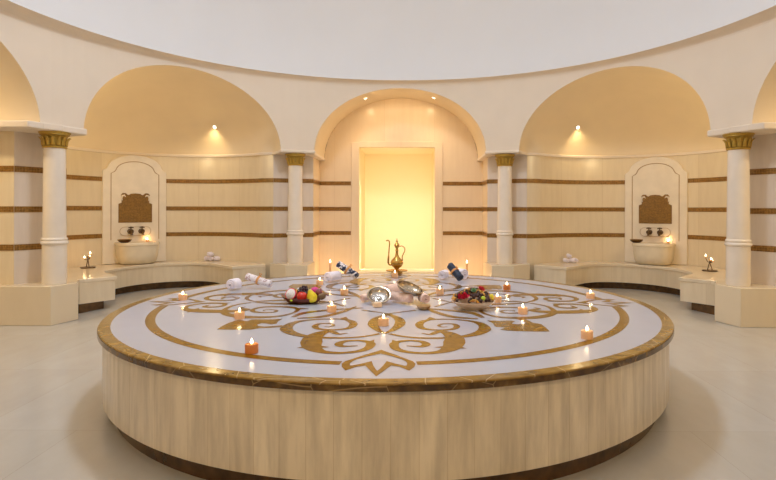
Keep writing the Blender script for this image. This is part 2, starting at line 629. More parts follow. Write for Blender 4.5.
# alcove half domes
for s, nm in ((-1, 'left'), (1, 'right')):
    feet0 = drum(BAY - HALF); feet1 = drum(BAY + HALF)
    base = [Vector(p) for p in [feet0] + ARC + [feet1]]
    Ls = [0]
    for p, q in zip(base, base[1:]): Ls.append(Ls[-1] + (q - p).length)
    N = 56; K = 20

    def W(f):
        L = f * Ls[-1]
        for i in range(len(base) - 1):
            if L <= Ls[i + 1] + 1e-9:
                t = (L - Ls[i]) / max(1e-9, Ls[i + 1] - Ls[i]); return base[i].lerp(base[i + 1], t)
        return base[-1]
    fs_ = [i / N for i in range(N + 1)]
    rows = []
    for f in fs_:
        t = PI * f
        th, zA = arch(BAY, t); A = Vector(drum(th)); w = W(f)
        row = []
        for k in range(K + 1):
            a = PI / 2 * k / K
            p = A.lerp(w, math.cos(a))
            row.append((s * p.x, p.y, ZS + (zA - ZS) * math.sin(a)))
        rows.append(row)
    b = MB(); b.grid(rows)
    struct(b.build('ceiling_alcove_%s' % nm, 'niche_plaster', smooth=80, recalc=False))
    # slim string course under the half dome
    TRIM[0] += 1
    line = side([feet0] + ARC + [feet1], s)
    o = offset(line, -.022 * s); r = [[], [], [], []]
    for p, q in zip(line, o):
        for k, (w, zz) in enumerate(((p, ZS - .035), (q, ZS - .03), (q, ZS + .0), (p, ZS + .012))): r[k].append((*w, zz))
    b = MB(); b.grid(r); struct(b.build('trim_%d' % TRIM[0], 'plaster', smooth=30, recalc=False))

# barrel vaults of the flat-backed bays (centre, left, right and the entrance bay behind the camera)
def barrel(name, thc, dirv, dist, mat):
    rows = [[], []]
    for i in range(49):
        th, z = arch(thc, PI * i / 48)
        p = Vector(drum(th)); d = Vector(dirv)
        q = p + d * (dist - p.dot(d))
        rows[0].append((p.x, p.y, z)); rows[1].append((q.x, q.y, z))
    b = MB(); b.grid(rows)
    return struct(b.build(name, mat, smooth=60, recalc=False))


barrel('ceiling_niche', 0, (0, 1), NB, 'niche_plaster')
barrel('ceiling_bay_left', -2 * BAY, (-1, 0), SX, 'niche_plaster')
barrel('ceiling_bay_right', 2 * BAY, (1, 0), SX, 'niche_plaster')
barrel('ceiling_entrance', 180, (0, -1), 6.2, 'niche_plaster')
wE = drum(180 - 40)[0]
sheet('wall_entrance_left', [(-wE, drum(140)[1]), (-wE, -6.2)], 0, ZS, 'wall')
sheet('wall_entrance_right', [(wE, drum(140)[1]), (wE, -6.2)], 0, ZS, 'wall')
sheet('wall_entrance_back', [(-wE, -6.2), (wE, -6.2)], 0, 3.4, 'wall')

# imposts between the arches
b = MB()
for s in (-1, 1):
    for a0, a1 in ((HALF - .2, BAY - HALF + .2), (BAY + HALF - .2, 2 * BAY - HALF + .2)):
        inner = [drum(a0 + (a1 - a0) * i / 8, 4.065) for i in range(9)]
        outer = [drum(a0 + (a1 - a0) * i / 8, 4.95 if a0 < 30 else 4.75) for i in range(9)]
        poly = side(inner + outer[::-1], s)
        if s < 0: poly = poly[::-1]
        b.prism(poly, 2.185 if a0 < 30 else 2.175, 2.235 if a0 < 30 else 2.255)
TRIM[0] += 1
struct(b.build('trim_%d' % TRIM[0], 'plaster', smooth=30, bevel=.018))
# ledges at the springing of the side bays and of the niche
b = MB()
for s in (-1, 1):
    poly = side([(3.98, 1.50), (3.80, 1.84), (4.3, 1.92), (6.2, 1.92), (6.2, 1.56)], s)
    if s > 0: poly = poly[::-1]
    b.prism(poly, 2.1785, 2.252)
    b.prism([(s * 1.37, 4.36), (s * 1.50, 4.36), (s * 1.50, NB), (s * 1.37, NB)], 2.17, 2.215)
TRIM[0] += 1
struct(b.build('trim_%d' % TRIM[0], 'plaster', smooth=30, bevel=.012))

# ------------------------------------------------------------------ pedestals and columns
ped_out = [(3.82, 1.645), (6.19, 1.645), (6.19, 1.795), (4.345, 1.795), (4.06, 2.275), (3.93, 2.30), (3.73, 2.0)]
ped_in = [(1.42, 4.02), (1.765, 4.05), (2.07, 4.29), (2.045, 4.42), (1.455, 4.68), (1.40, 4.60)]
for s, nm in ((-1, 'left'), (1, 'right')):
    for poly, where, fac in ((ped_out, 'outer', 'ending the side wall ledge'), (ped_in, 'inner', 'half hidden behind the platform')):
        p = side(poly, s)
        if s < 0: p = p[::-1]
        b = MB(); b.prism(p, 0, .435)
        o = b.build('pedestal', 'pedestal', smooth=30, bevel=.007)
        tag(o, 'cream pedestal block under the %s %s column, %s' % (where, nm, fac), 'pedestal', 'column pedestals', 'thing')

colx = [(-3.945, 1.90, 'outer left', 'between left bench and side wall'), (-1.68, 4.36, 'inner left', 'left of the glowing doorway'),
        (1.68, 4.36, 'inner right', 'right of the glowing doorway'), (3.945, 1.90, 'outer right', 'between right bench and side wall')]


def make_column():
    root = thing('column', '', 'column', (0, 0, .436), 0, 'gold-capped marble columns', 'thing')
    b = MB(); b.lathe([(.124, 0), (.126, .02), (.124, .46)], 40); b.build('lower_shaft', 'column', root)
    b = MB(); b.lathe([(.126, .45), (.138, .458), (.142, .472), (.136, .486), (.126, .492), (.132, .502), (.134, .512), (.128, .524), (.120, .53)], 40)
    b.build('ring_moulding', 'column', root)
    b = MB(); b.lathe([(.119, .528), (.113, 1.2), (.110, 1.575)], 40); b.build('shaft', 'column', root)
    # capital: bell, leaves and abacus
    cap = MB(); cap.lathe([(.116, 1.555), (.126, 1.562), (.126, 1.575), (.114, 1.582), (.115, 1.62), (.124, 1.68), (.138, 1.702)], 40)
    c = cap.build('capital', 'capital', root)
    n = 14
    for k in range(n):
        a = 2 * PI * (k + .5) / n
        b = MB(); rows = []
        for j in range(9):
            t = j / 8
            r = .118 + .012 * t + (.026 * max(0, t - .55) ** 1.2 / .38 if t > .55 else 0)
            z = 1.583 + .108 * t - (.012 * max(0, t - .85) / .15)
            w = .023 * (1 - .25 * t) * (1 if t < .8 else (1 - (t - .8) / .2) ** .5 + .12)
            row = []
            for q in range(-2, 3):
                aa = a + q / 2 * w / .13
                rr = r + .007 * (1 - (q / 2) ** 2)
                row.append((rr * math.cos(aa), rr * math.sin(aa), z))
            rows.append(row)
        b.grid(rows)
        lf = b.build('leaf', 'capital', c, smooth=60)
        so = lf.modifiers.new('thick', 'SOLIDIFY'); so.thickness = .005
    b = MB(); b.lathe([(.140, 1.700), (.152, 1.706), (.150, 1.716), (.158, 1.724), (.163, 1.738), (.160, 1.742)], 40)
    b.build('abacus', 'capital', root)
    return root


proto = make_column()
for i, (x, y, w, wh) in enumerate(colx):
    lab = 'white gold-capped column, the %s one, %s' % (w, wh)
    if i == 0: proto.location = (x, y, .436); proto['label'] = lab
    else: dup(proto, (x, y, .436), 0, lab)

# ------------------------------------------------------------------ benches
front = [(3.93, 2.36), (3.66, 2.72), (4.10, 3.20)] + [tuple(p) for p in spline([(4.165, 3.42), (4.17, 3.65), (4.13, 3.92), (4.03, 4.14), (3.88, 4.33), (3.70, 4.45), (3.46, 4.53), (3.22, 4.52), (3.0, 4.40)], 4)] + [(2.55, 3.93), (2.14, 4.30)]
back = [p for p in alcove_arc(40, RA - .006)][1:-1]
for s, nm in ((-1, 'left'), (1, 'right')):
    root = thing('bench', 'curved cream marble bench lining the %s alcove below its wall fountain' % nm, 'bench', (s * 3.9, 4.3, 0), 0, 'alcove benches')
    loc = Vector((s * 3.9, 4.3, 0))

    def bench_part(name, d, z0, z1, mat, bev):
        f = [front[0]] + offset(front, -d)[1:-1] + [front[-1]] if d else front
        f = [(x, y) for x, y in f]
        poly = f + back            # front runs outer to inner, back runs inner to outer
        p = side(poly, s)
        A = sum(p[i][0] * p[(i + 1) % len(p)][1] - p[(i + 1) % len(p)][0] * p[i][1] for i in range(len(p)))
        if A < 0: p = p[::-1]
        b = MB(); b.prism(p, z0, z1)
        o = b.build(name, mat, None, smooth=30, bevel=bev, loc=loc)
        o.parent = root; o.location = (0, 0, 0)
        return o
    bench_part('seat_slab', 0, .375, .42, 'bench_top', .006)
    bench_part('front_panel', .018, .115, .376, 'bench', 0)
    bench_part('recessed_plinth', .13, .0, .116, 'toe', 0)

# ------------------------------------------------------------------ platform
ZP = .55; RP = 2.054
plat = thing('platform', 'large round marble platform in mid-room with golden scroll inlay on its white top', 'platform', (0, 0, 0))
b = MB(); b.lathe([(1.984, ZP - .036), (1.984, ZP)], 160); b.build('top_slab', 'disc', plat, smooth=30)
b = MB()
b.lathe([(1.984, ZP - .036), (RP - .003, ZP - .036), (RP, ZP - .033), (RP, ZP - .004), (RP - .004, ZP), (1.984, ZP), (1.984, ZP - .036)], 160, cap0=False, cap1=False)
b.build('rim', 'brown', plat, smooth=40)
b = MB(); b.lathe([(RP - .01, ZP - .0365), (RP + .003, ZP - .0365), (RP + .003, ZP - .009), (RP - .004, ZP - .009)], 160, cap0=False, cap1=False)
eb = b.build('rim_edge', 'dark_edge', plat, smooth=40); eb['label'] = 'dark veined brown edge band'
b = MB(); b.lathe([(2.028, .108), (2.028, ZP - .035)], 160, cap1=False); b.build('side_panel', 'side', plat, smooth=30)
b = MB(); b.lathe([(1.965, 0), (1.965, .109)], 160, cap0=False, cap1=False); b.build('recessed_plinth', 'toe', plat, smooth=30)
ZI = ZP + .0012


def flat(b, poly, z):
    n = len(poly); b.add([(x, y, z) for x, y in poly], [tuple(range(n))])


def ring(b, r0, r1, a0, a1, z, n=60):
    rows = [[], []]
    for i in range(n + 1):
        a = R_(a0 + (a1 - a0) * i / n)
        rows[0].append((r0 * math.cos(a), r0 * math.sin(a), z)); rows[1].append((r1 * math.cos(a), r1 * math.sin(a), z))
    b.grid(rows)


def Z2(x, y): p = at(280 + x / 6.4, 305 + y / 6.4, ZP); return Vector((p.x, p.y))
def Z1(x, y): p = at(370 + x / 6.4, 305 + y / 6.4, ZP); return Vector((-p.x, p.y))
def Z4(x, y): p = at(200 + x / 7.76, 285 + y / 7.76, ZP); return Vector((p.x, p.y))
def Z8(x, y): p = at(340 + x / 8, 340 + y / 8, ZP); return Vector((-p.x, p.y))


def stroke(b, pts, ws, k=8):
    c = spline(pts, k); n = len(c); m = len(pts) - 1
    rows = [[], []]
    for i, p in enumerate(c):
        f = i / k; j = min(int(f), m - 1); t = f - j
        w = ws[j] * (1 - t) + ws[j + 1] * t
        d = (c[min(i + 1, n - 1)] - c[max(i - 1, 0)]).normalized(); nn = Vector((-d.y, d.x)) * w / 2
        rows[0].append((*(p + nn), 0)); rows[1].append((*(p - nn), 0))
    LAY[0] += 1
    b.grid([[(x, y, LAY[0] * .00007) for x, y, z in r] for r in rows])


LAY = [0]
q = MB()   # one octant pair: the left half of the front sector
stroke(q, [Z2(*p) for p in ((640, 185), (560, 200), (450, 211), (300, 212), (170, 203), (80, 183), (42, 155), (75, 123), (150, 103), (280, 92), (400, 93), (455, 105), (472, 126), (440, 150), (340, 161), (250, 155), (226, 139), (252, 123), (318, 121), (345, 132), (320, 141), (285, 140))],
       (.03, .03, .034, .04, .052, .07, .082, .06, .04, .028, .034, .05, .055, .045, .034, .038, .042, .034, .024, .022, .018, .01))
stroke(q, [Z2(*p) for p in ((435, 182), (375, 188), (330, 172), (275, 178), (220, 205), (203, 240), (212, 276), (272, 301), (380, 309), (490, 300), (560, 280), (584, 252), (560, 236), (490, 229), (415, 235), (378, 252), (402, 266), (500, 263))],
       (.012, .034, .05, .075, .11, .125, .10, .055, .04, .042, .05, .055, .042, .034, .042, .05, .04, .012))
for tri in (((190, 258), (108, 278), (196, 281)), ((228, 258), (320, 272), (216, 283)), ((372, 92), (425, 77), (446, 102)), ((556, 237), (607, 224), (600, 256))):
    LAY[0] += 1; flat(q, [Z2(*p) for p in tri], LAY[0] * .00007)
stroke(q, [Z1(*p) for p in ((95, 58), (140, 68), (187, 92), (192, 125), (150, 160), (95, 184))], (.02, .04, .066, .072, .045, .02))
stroke(q, [Z1(*p) for p in ((95, 60), (180, 49), (295, 34))], (.012, .02, .03))
# tulip at the tip
out = [Z8(*p) for p in ((295, 80), (360, 90), (450, 120), (540, 155), (588, 172), (607, 192), (598, 217), (556, 247), (530, 236), (480, 217), (412, 207), (350, 252), (276, 294))]
inn = [Z8(*p) for p in ((295, 108), (330, 112), (420, 132), (500, 157), (528, 172), (541, 188), (536, 205), (520, 206), (440, 189), (376, 170), (350, 205), (318, 236), (276, 248))]
out[0].x = out[-1].x = inn[0].x = inn[-1].x = 0
rows = [[(*p, 0) for p in out], [(*p, 0) for p in inn]]
q.grid(rows)
# diagonal leaf
leaf = [Z4(*p) for p in ((132, 350), (175, 322), (220, 300), (270, 282), (310, 274), (350, 282), (370, 284), (400, 272), (440, 270), (540, 271), (642, 265), (608, 286), (598, 303), (555, 309), (520, 303), (480, 300), (448, 310), (450, 320), (500, 326), (640, 316), (652, 328), (560, 335), (470, 338), (400, 350), (270, 351))]
ql = MB(); flat(ql, leaf, 0)
inl = MB()
for k in range(4):
    rot = Matrix.Rotation(k * PI / 2, 4, 'Z')
    for mir in (1, -1):
        mat = Matrix.Translation((0, 0, ZI)) @ rot @ Matrix.Diagonal((mir, 1, 1, 1))
        inl.add([(x, y, z + (.00003 if mir > 0 else 0)) for x, y, z in q.v], q.f, None, mat)
    inl.add([(x, y, -.0001) for x, y, z in ql.v], ql.f, None, Matrix.Translation((0, 0, ZI)) @ rot)
    # link from the leaf to the middle, small bars of the inner cross
    for mir in (1, -1):
        bb = MB(); stroke(bb, [Vector((-.62, -.66)), Vector((-.46, -.60)), Vector((-.34, -.42)), Vector((-.26, -.20))], (.03, .06, .05, .02))
        inl.add(bb.v, bb.f, None, Matrix.Translation((0, 0, ZI - .0003 + .00005 * mir)) @ rot @ Matrix.Diagonal((mir, 1, 1, 1)))
    g0 = math.degrees(math.asin(.185 / 1.755)); a = -90 + k * 90
    ring(inl, 1.722, 1.784, a + g0, a + 90 - g0, ZI - .0004, 60)
o = inl.build('inlay', 'gold', plat, smooth=0, recalc=False)
bm = bmesh.new(); bm.from_mesh(o.data)
for f in bm.faces:
    if f.normal.z < 0: f.normal_flip()
bm.to_mesh(o.data); bm.free()

# ------------------------------------------------------------------ fountains
def make_fountain(pos, nrm, nm, label):
    """local x = along the wall, y = out of the wall towards the room"""
    rz = math.atan2(nrm[1], nrm[0]) - PI / 2
    root = thing('fountain_panel', label, 'fountain', (pos[0], pos[1], .421), rz, 'wall fountains')
    z = -.421

    def plate(pts, y0, y1):
        b = MB(); b.prism(pts, y0, y1, Matrix(((1, 0, 0, 0), (0, 0, 1, 0), (0, 1, 0, z), (0, 0, 0, 1)))); return b

    def shape(w, zs, zt, z0, step, k=14):
        half = [(w, z0), (w, zs), (w - step, zs + .03)]
        e = [((w - step) * math.cos(PI / 2 * i / k), zs + .045 + (zt - zs - .045) * math.sin(PI / 2 * i / k) ** 1.0) for i in range(0, k + 1)]
        e = [(x * (.93 if i else .96), zz) for i, (x, zz) in enumerate(e)]
        r = half + e
        return r + [(-x, zz) for x, zz in reversed(r[:-1])]
    plate(shape(.475, 1.90, 2.165, .422, .045), -.10, .03).build('surround', 'panel', root, smooth=30, bevel=.012)
    # brown line of the inner border
    ln = shape(.355, 1.86, 2.06, .80, .05)
    b = MB(); b.tube([(x, .031, zz + z) for x, zz in ln], .0065, 6); b.build('border_line', 'line', root)
    pl = [(.25, 1.075), (.25, 1.375), (.205, 1.395), (.205, 1.475), (.215, 1.52), (.19, 1.55), (.145, 1.55), (.12, 1.525), (.10, 1.52), (.07, 1.54), (0, 1.547)]
    pl = pl + [(-x, zz) for x, zz in reversed(pl[:-1])]
    plate(pl, .028, .037).build('mosaic_plaque', 'plaque', root, smooth=0)
    for sg in (-1, 1):
        b = MB(); b.tube([(sg * x, .038, zz + z) for x, zz in ((.145, 1.49), (.165, 1.515), (.195, 1.505), (.205, 1.47), (.195, 1.43))], [.005, .013, .015, .012, .004], 8)
        b.build('corner_curl', 'panel', root)
    pts = []
    for cx, a0 in ((.16, -90), (-.16, 90)):
        for i in range(13): a = R_(a0 + 180 * i / 12); pts.append((cx + .07 * math.cos(a), .935 + .07 * math.sin(a)))
    plate(pts, .028, .040).build('tap_plate', 'panel', root, smooth=30, bevel=.004)
    lo = [(x, zz) for x, zz in pts] + [pts[0]]
    b = MB(); b.tube([(x, .041, zz + z) for x, zz in lo], .0035, 6); b.build('tap_plate_border', 'line', root)
    for sg in (-1, 1):
        x = sg * .082
        b = MB()
        b.lathe([(.042, 0), (.042, .008), (.026, .014), (.024, .05), (.037, .055), (.037, .09), (.014, .098)], 16, Matrix.Translation((x, .038, .935 + z)) @ Matrix.Rotation(-PI / 2, 4, 'X'))
        b.tube([(x, .10, .930 + z), (x, .135, .925 + z), (x, .150, .905 + z), (x, .152, .88 + z)], [.020, .019, .018, .020], 10)
        t = b.build('tap', 'bronze', root)
        b = MB(); b.tube([(x, .105, .945 + z), (x, .105, .995 + z)], .009, 8)
        b.tube([(x - .036, .105, .998 + z), (x, .105, 1.004 + z), (x + .036, .105, .998 + z)], [.010, .012, .010], 8); b.build('handle', 'bronze', t)
    return root


def make_basin(pos, nrm, label):
    rz = math.atan2(nrm[1], nrm[0]) - PI / 2
    root = thing('basin', label, 'basin', (pos[0] + nrm[0] * .035, pos[1] + nrm[1] * .035, .421), rz, 'fountain basins')
    root.scale = (.95, 1.27, 1)

    def D(w, d, z, n=20):
        p = [(-w, .0, z)]
        for i in range(n + 1):
            a = PI - PI * i / n
            e = 2 / 3.2
            p.append((w * math.copysign(abs(math.cos(a)) ** e, math.cos(a)), d * (.35 + .65 * abs(math.sin(a)) ** e) if True else 0, z))
        p.append((w, .0, z)); return p
    H = .345
    lv = [(.24, .22, 0), (.262, .25, .012), (.285, .285, .06), (.300, .305, .14), (.308, .318, .24), (.312, .322, H - .05), (.322, .332, H - .045), (.324, .335, H - .01), (.318, .33, H)]
    b = MB(); rows = [D(*q) for q in lv]
    inner = [D(.285, .295, H), D(.275, .285, H - .02), D(.255, .26, H - .14), (D(.20, .20, H - .22))]
    inner = [[(x, y + .02, zz) for x, y, zz in r] for r in inner]
    b.grid(rows + inner)
    n = len(rows[0]); o = len(rows) * n
    b.f.append(list(reversed(range(n)))); b.uv.append(None)
    b.f.append(list(range(o + 3 * n, o + 4 * n))); b.uv.append(None)
    for i in range(len(rows) + 2):    # close the back
        b.f.append([i * n + n - 1, i * n, (i + 1) * n, (i + 1) * n + n - 1]); b.uv.append(None)
    b.build('bowl_body', 'basin', root, smooth=50)
    return root


FNT = []
for (px, s, nm) in ((135, -1, 'left'), (655.5, 1, 'right')):
    k = (px - U0) / FPX
    # meet the alcove wall
    best = None
    for i in range(800):
        d = 8.0 + i * .002; x, y = CX + k * d, d - CD
        e = abs(math.hypot(x - s * CA[0], y - CA[1]) - (RA - .075))
        if best is None or e < best[0]: best = (e, x, y)
    x, y = best[1:]
    n = Vector((s * CA[0] - x, CA[1] - y)).normalized()
    FNT.append((x, y, n))
    make_fountain((x, y), n, nm, 'arched cream marble fountain panel with gold mosaic plaque and two taps, in the %s alcove' % nm)
    make_basin((x, y), n, 'rounded stone basin on the bench below the %s fountain taps' % nm)

# ------------------------------------------------------------------ candles
def point(loc, col, w, r):  # candle flames, and the added point fills further down
    l = bpy.data.lights.new('flame_or_fill_light', 'POINT'); l.energy = w; l.color = col; l.shadow_soft_size = r
    o = bpy.data.objects.new('flame_or_fill_light', l); COL.objects.link(o); o.location = loc
    return o


def flame_mesh(h, r):
    b = MB(); b.lathe([(.0003, 0), (r * .7, h * .12), (r, h * .32), (r * .72, h * .58), (r * .3, h * .84), (.0003, h)], 12, cap0=False, cap1=False); return b


def make_votive(mat, r=.034, h=.046, pool=.008):
    root = thing('candle', '', 'candle', (0, 0, 0))
    b = MB(); b.lathe([(.0005, 0), (r - .002, 0), (r, .003), (r, h - .003), (r - .001, h), (r - .0035, h - .001), (r - .0045, h - pool), (.0005, h - pool - .001)], 28, cap0=False, cap1=False)
    b.build('wax_body', mat, root)
    b = MB(); b.tube([(0, 0, h - pool - .002), (.0005, 0, h + .004)], .0011, 6); b.build('wick', 'black', root)
    f = flame_mesh(.030, .0082)
    f.v = [(x, y, z + h - .001) for x, y, z in f.v]; f.build('flame', 'flame', root)
    return root


CANDLES = [  # pixel of the base centre, tint, words
    (252, 353, 'wax_red', 'brown candle standing on the golden ring, nearest one left of the scrolls'),
    (239.8, 319, 'wax', 'candle on the golden leaf at the left of the platform'),
    (332, 312, 'wax', 'candle on the inlay just right of and before the fruit bowl'),
    (344.5, 294.5, 'wax', 'candle behind and left of the silver bowl, right of the fruit bowl'),
    (320, 285, 'wax', 'candle behind the fruit bowl, beside the white rolled towel'),
    (383.8, 325.5, 'wax', 'candle inside the almond-shaped inlay in front of the bowls'),
    (395, 277, 'wax', 'candle in front of the brass ewer tray'),
    (440, 294, 'wax', 'candle left of and behind the dried flower bowl'),
    (497.5, 302, 'wax', 'candle touching the right edge of the dried flower bowl'),
    (507, 289.5, 'wax_red', 'reddish candle behind and right of the dried flower bowl'),
    (523, 313.5, 'wax', 'candle on the scroll to the right of the dried flower bowl'),
    (590.7, 298, 'wax', 'candle far right at the tip of the inlay, near the rim'),
    (587.3, 338, 'wax', 'large pale candle next to the golden ring on the right'),
    (183, 300.5, 'wax', 'candle far left near the rim at the tip of the inlay'),
]
protos = {}
for u, v, m, words in CANDLES:
    p = at(u, v, ZP + .001)
    lab = words if len(words.split()) <= 16 else ' '.join(words.split()[:16])
    if m not in protos:
        protos[m] = make_votive(m); r = protos[m]; r.location = p; r['label'] = lab; r['group'] = 'lit candles on the platform'
    else:
        r = dup(protos[m], p, random.random() * 6, lab, 'lit candles on the platform')
    point(p + Vector((0, 0, .053)), (1, .66, .32), 2.0, .009)

# tapers at the back of the platform
tp = None
for u, v, lab in ((330.3, 277.5, 'slim ivory taper candle behind the printed towel roll, left of the doorway'), (467, 277.5, 'slim ivory taper candle at the back rim, right of the navy towel roll')):
    p = at(u, v, ZP); p.z = ZP + .001
    if tp is None:
        tp = thing('taper_candle', lab, 'candle', p, 0, 'taper candles')
        b = MB(); b.lathe([(.020, 0), (.020, .006), (.012, .010)], 20); b.build('holder', 'brass', tp)
        b = MB(); b.lathe([(.013, .006), (.0125, .150), (.008, .157)], 16); b.build('wax_stick', 'ivory_wax', tp)
        b = MB(); b.tube([(0, 0, .155), (0, 0, .165)], .001, 6); b.build('wick', 'black', tp)
        f = flame_mesh(.038, .008); f.v = [(x, y, z + .158) for x, y, z in f.v]; f.build('flame', 'flame', tp)
    else: dup(tp, p, 0, lab)
    point(p + Vector((0, 0, .185)), (1, .60, .26), .6, .008)

# candle trees on the bench ends
def make_tree(mat='bronze'):
    root = thing('candle_holder', '', 'candle holder', (0, 0, 0), 0, 'three-light candle holders')
    b = MB(); b.lathe([(.0005, 0), (.098, 0), (.102, .006), (.098, .012), (.0005, .012)], 28, cap0=False, cap1=False); b.build('base', mat, root)
    b = MB(); b.tube([(-.035, 0, .01), (-.010, 0, .10), (0, 0, .125), (.010, 0, .10), (.040, 0, .01)], .006, 8); b.tube([(0, 0, .12), (0, 0, .175)], .007, 8)
    b.build('stem', mat, root)
    for x, y, z in ((-.062, .0, .215), (.0, -.03, .168), (.055, .02, .145)):
        b = MB(); b.tube([(0, 0, .12), (x * .6, y * .6, .11 + .3 * (z - .12)), (x, y, z - .022)], .0045, 8)
        a = b.build('arm', mat, root)
        b = MB(); b.lathe([(.006, -.022), (.020, -.018), (.024, 0), (.022, 0), (.018, -.012), (.0005, -.012)], 16, Matrix.Translation((x, y, z)), cap1=False); b.build('cup', 'wax', a)
        f = flame_mesh(.034, .010); f.v = [(px + x, py + y, pz + z - .004) for px, py, pz in f.v]; f.build('flame', 'flame', a)
    return root


tr = make_tree()
for i, (u, v, sx, lab) in enumerate(((88, 268.5, -1, 'bronze three-light candle holder on the left bench end, beside the outer left column'), (709.8, 270.2, 1, 'bronze three-light candle holder on the right bench end, beside the outer right column'))):
    p = at(u, v, .4215)
    if i == 0: tr.location = p; tr['label'] = lab; tr.rotation_euler = (0, 0, 2.6); r = tr
    else: r = dup(tr, p, 0.1, lab)
    for x, y, z in ((-.062, .0, .24), (.0, -.03, .19), (.055, .02, .17)):
        w = Matrix.Translation(p) @ Matrix.Rotation(r.rotation_euler[2], 4, 'Z') @ Vector((x, y, z))
        point(w, (1, .58, .24), .7, .01)

# small candle and dark bowl on each basin
vot = None
for (x, y, n), nm, cu in zip(FNT, ('left', 'right'), (.17, .20)):
    tx = Vector((-n.y, n.x)); tx = tx if tx.x > 0 else -tx
    base = Vector((x, y)) + n * .035
    q = base + tx * cu + n * .035
    p = Vector((q.x, q.y, .421 + .3455))
    # stands on the back ledge of the basin
    lab = 'small glowing candle on the rim of the %s fountain basin' % nm
    if vot is None:
        vot = make_votive('ivory_wax', .024, .026, .006); vot.location = p; vot['label'] = lab; vot['group'] = 'basin candles'
    else: dup(vot, p, 1., lab, 'basin candles')
    point(p + Vector((0, 0, .05)), (1, .55, .2), 2.0, .01)

bw = None
for (x, y, n), nm, cu in zip(FNT, ('left', 'right'), (-.215, -.235)):
    tx = Vector((-n.y, n.x)); tx = tx if tx.x > 0 else -tx
    q = Vector((x, y)) + n * (.035 + .25) + tx * cu
    p = Vector((q.x, q.y, .421 + .346))
    lab = 'dark bronze bathing bowl on the %s basin, at the rim opposite its candle' % nm
    if bw is None:
        bw = thing('bathing_bowl', lab, 'bowl', p, 0, 'dark bowls on the basins')
        b = MB(); b.lathe([(.0005, 0), (.050, 0), (.082, .018), (.100, .045), (.104, .050), (.098, .050), (.080, .024), (.046, .008), (.0005, .007)], 32, cap0=False, cap1=False); b.build('bowl_body', 'bronze', bw)
        b = MB(); b.lathe([(.098, .046), (.104, .050), (.098, .054), (.093, .050), (.098, .046)], 32, cap0=False, cap1=False); b.build('rim', 'brass', bw)
    else: dup(bw, p, 0, lab)

# ------------------------------------------------------------------ ewer and tray
P = Vector((CX + (397 - U0) / FPX * 6.36, 6.36 - CD, ZP + .001))
tray = thing('tray', 'round brass tray on the back of the platform under the ewer', 'tray', P)
b = MB(); b.lathe([(.0005, .022), (.05, .022), (.055, 0), (.065, 0), (.065, .024), (.120, .030), (.128, .038), (.124, .040), (.116, .034), (.0005, .030)], 40, cap0=False, cap1=False); b.build('tray_dish', 'brass', tray)
E0 = P + Vector((0, 0, .0312))
ew = thing('ewer', 'tall brass ewer with long straight spout standing before the glowing doorway', 'ewer', E0)
b = MB(); b.lathe([(.0005, 0), (.040, 0), (.042, .006), (.030, .014), (.022, .024), (.030, .034), (.056, .055), (.070, .082), (.072, .100), (.062, .125), (.040, .148), (.024, .168), (.017, .195), (.014, .225), (.019, .235), (.015, .245), (.014, .262), (.022, .275), (.028, .285), (.030, .300)], 36, cap0=False, cap1=True, fn=lambda r, z, a: r * (1 + (.035 * math.cos(12 * a) if .03 < z < .17 else 0)))
b.build('body', 'brass', ew)
b = MB(); b.lathe([(.031, .300), (.031, .306), (.022, .318), (.012, .328), (.009, .336), (.014, .344), (.008, .352), (.005, .365), (.0005, .385)], 24, cap1=False); b.build('lid', 'brass', ew)
b = MB(); b.tube(spline([(-.055, 0, .075), (-.085, 0, .075), (-.100, 0, .10), (-.096, 0, .18), (-.090, 0, .27), (-.086, 0, .325), (-.094, 0, .352), (-.112, 0, .356), (-.124, 0, .348)], 6), [.012] * 6 + [.011] * 12 + [.007] * 18 + [.006] * 8 + [.009] * 5, 10); b.build('spout', 'brass', ew)
b = MB(); b.tube(spline([(.026, 0, .285), (.06, 0, .290), (.088, 0, .268), (.092, 0, .235), (.074, 0, .195), (.062, 0, .160), (.066, 0, .128), (.060, 0, .118)], 6), .0055, 8); b.build('handle', 'brass', ew)

# ------------------------------------------------------------------ rolled towels
def roll_mesh(L, R, turns=3.2, th=None, cone=.0):
    th = th or R / (turns + .4) * .74
    b = MB(); n = int(turns * 22); rows = []
    for i in range(n + 1):
        f = i / n; a = 2 * PI * turns * f
        rc = .15 * R + (.85 * R - th / 2) * f
        ex = cone * (1 - f)
        hl = L / 2 + ex
        ring_ = []
        for r, e in ((rc - th / 2, 0), (rc + th / 2, 0)):
            ring_.append((r, e))
        c, s_ = math.cos(a), math.sin(a)
        ri, ro = rc - th * .48, rc + th * .48
        rm = rc
        bulge = .35 * th
        row = [(-hl, ri), (-hl - bulge, rm), (-hl, ro), (-L * .25, ro + .0), (L * .25, ro), (hl, ro), (hl + bulge, rm), (hl, ri), (-hl, ri)]
        rows.append([(x, r * c, r * s_ + R) for x, r in row])
    b.grid(rows)
    k = len(rows[0])
    b.f.append(list(range(k - 1))); b.uv.append(None)
    b.f.append(list(reversed(range(n * k, n * k + k - 1)))); b.uv.append(None)
    return b


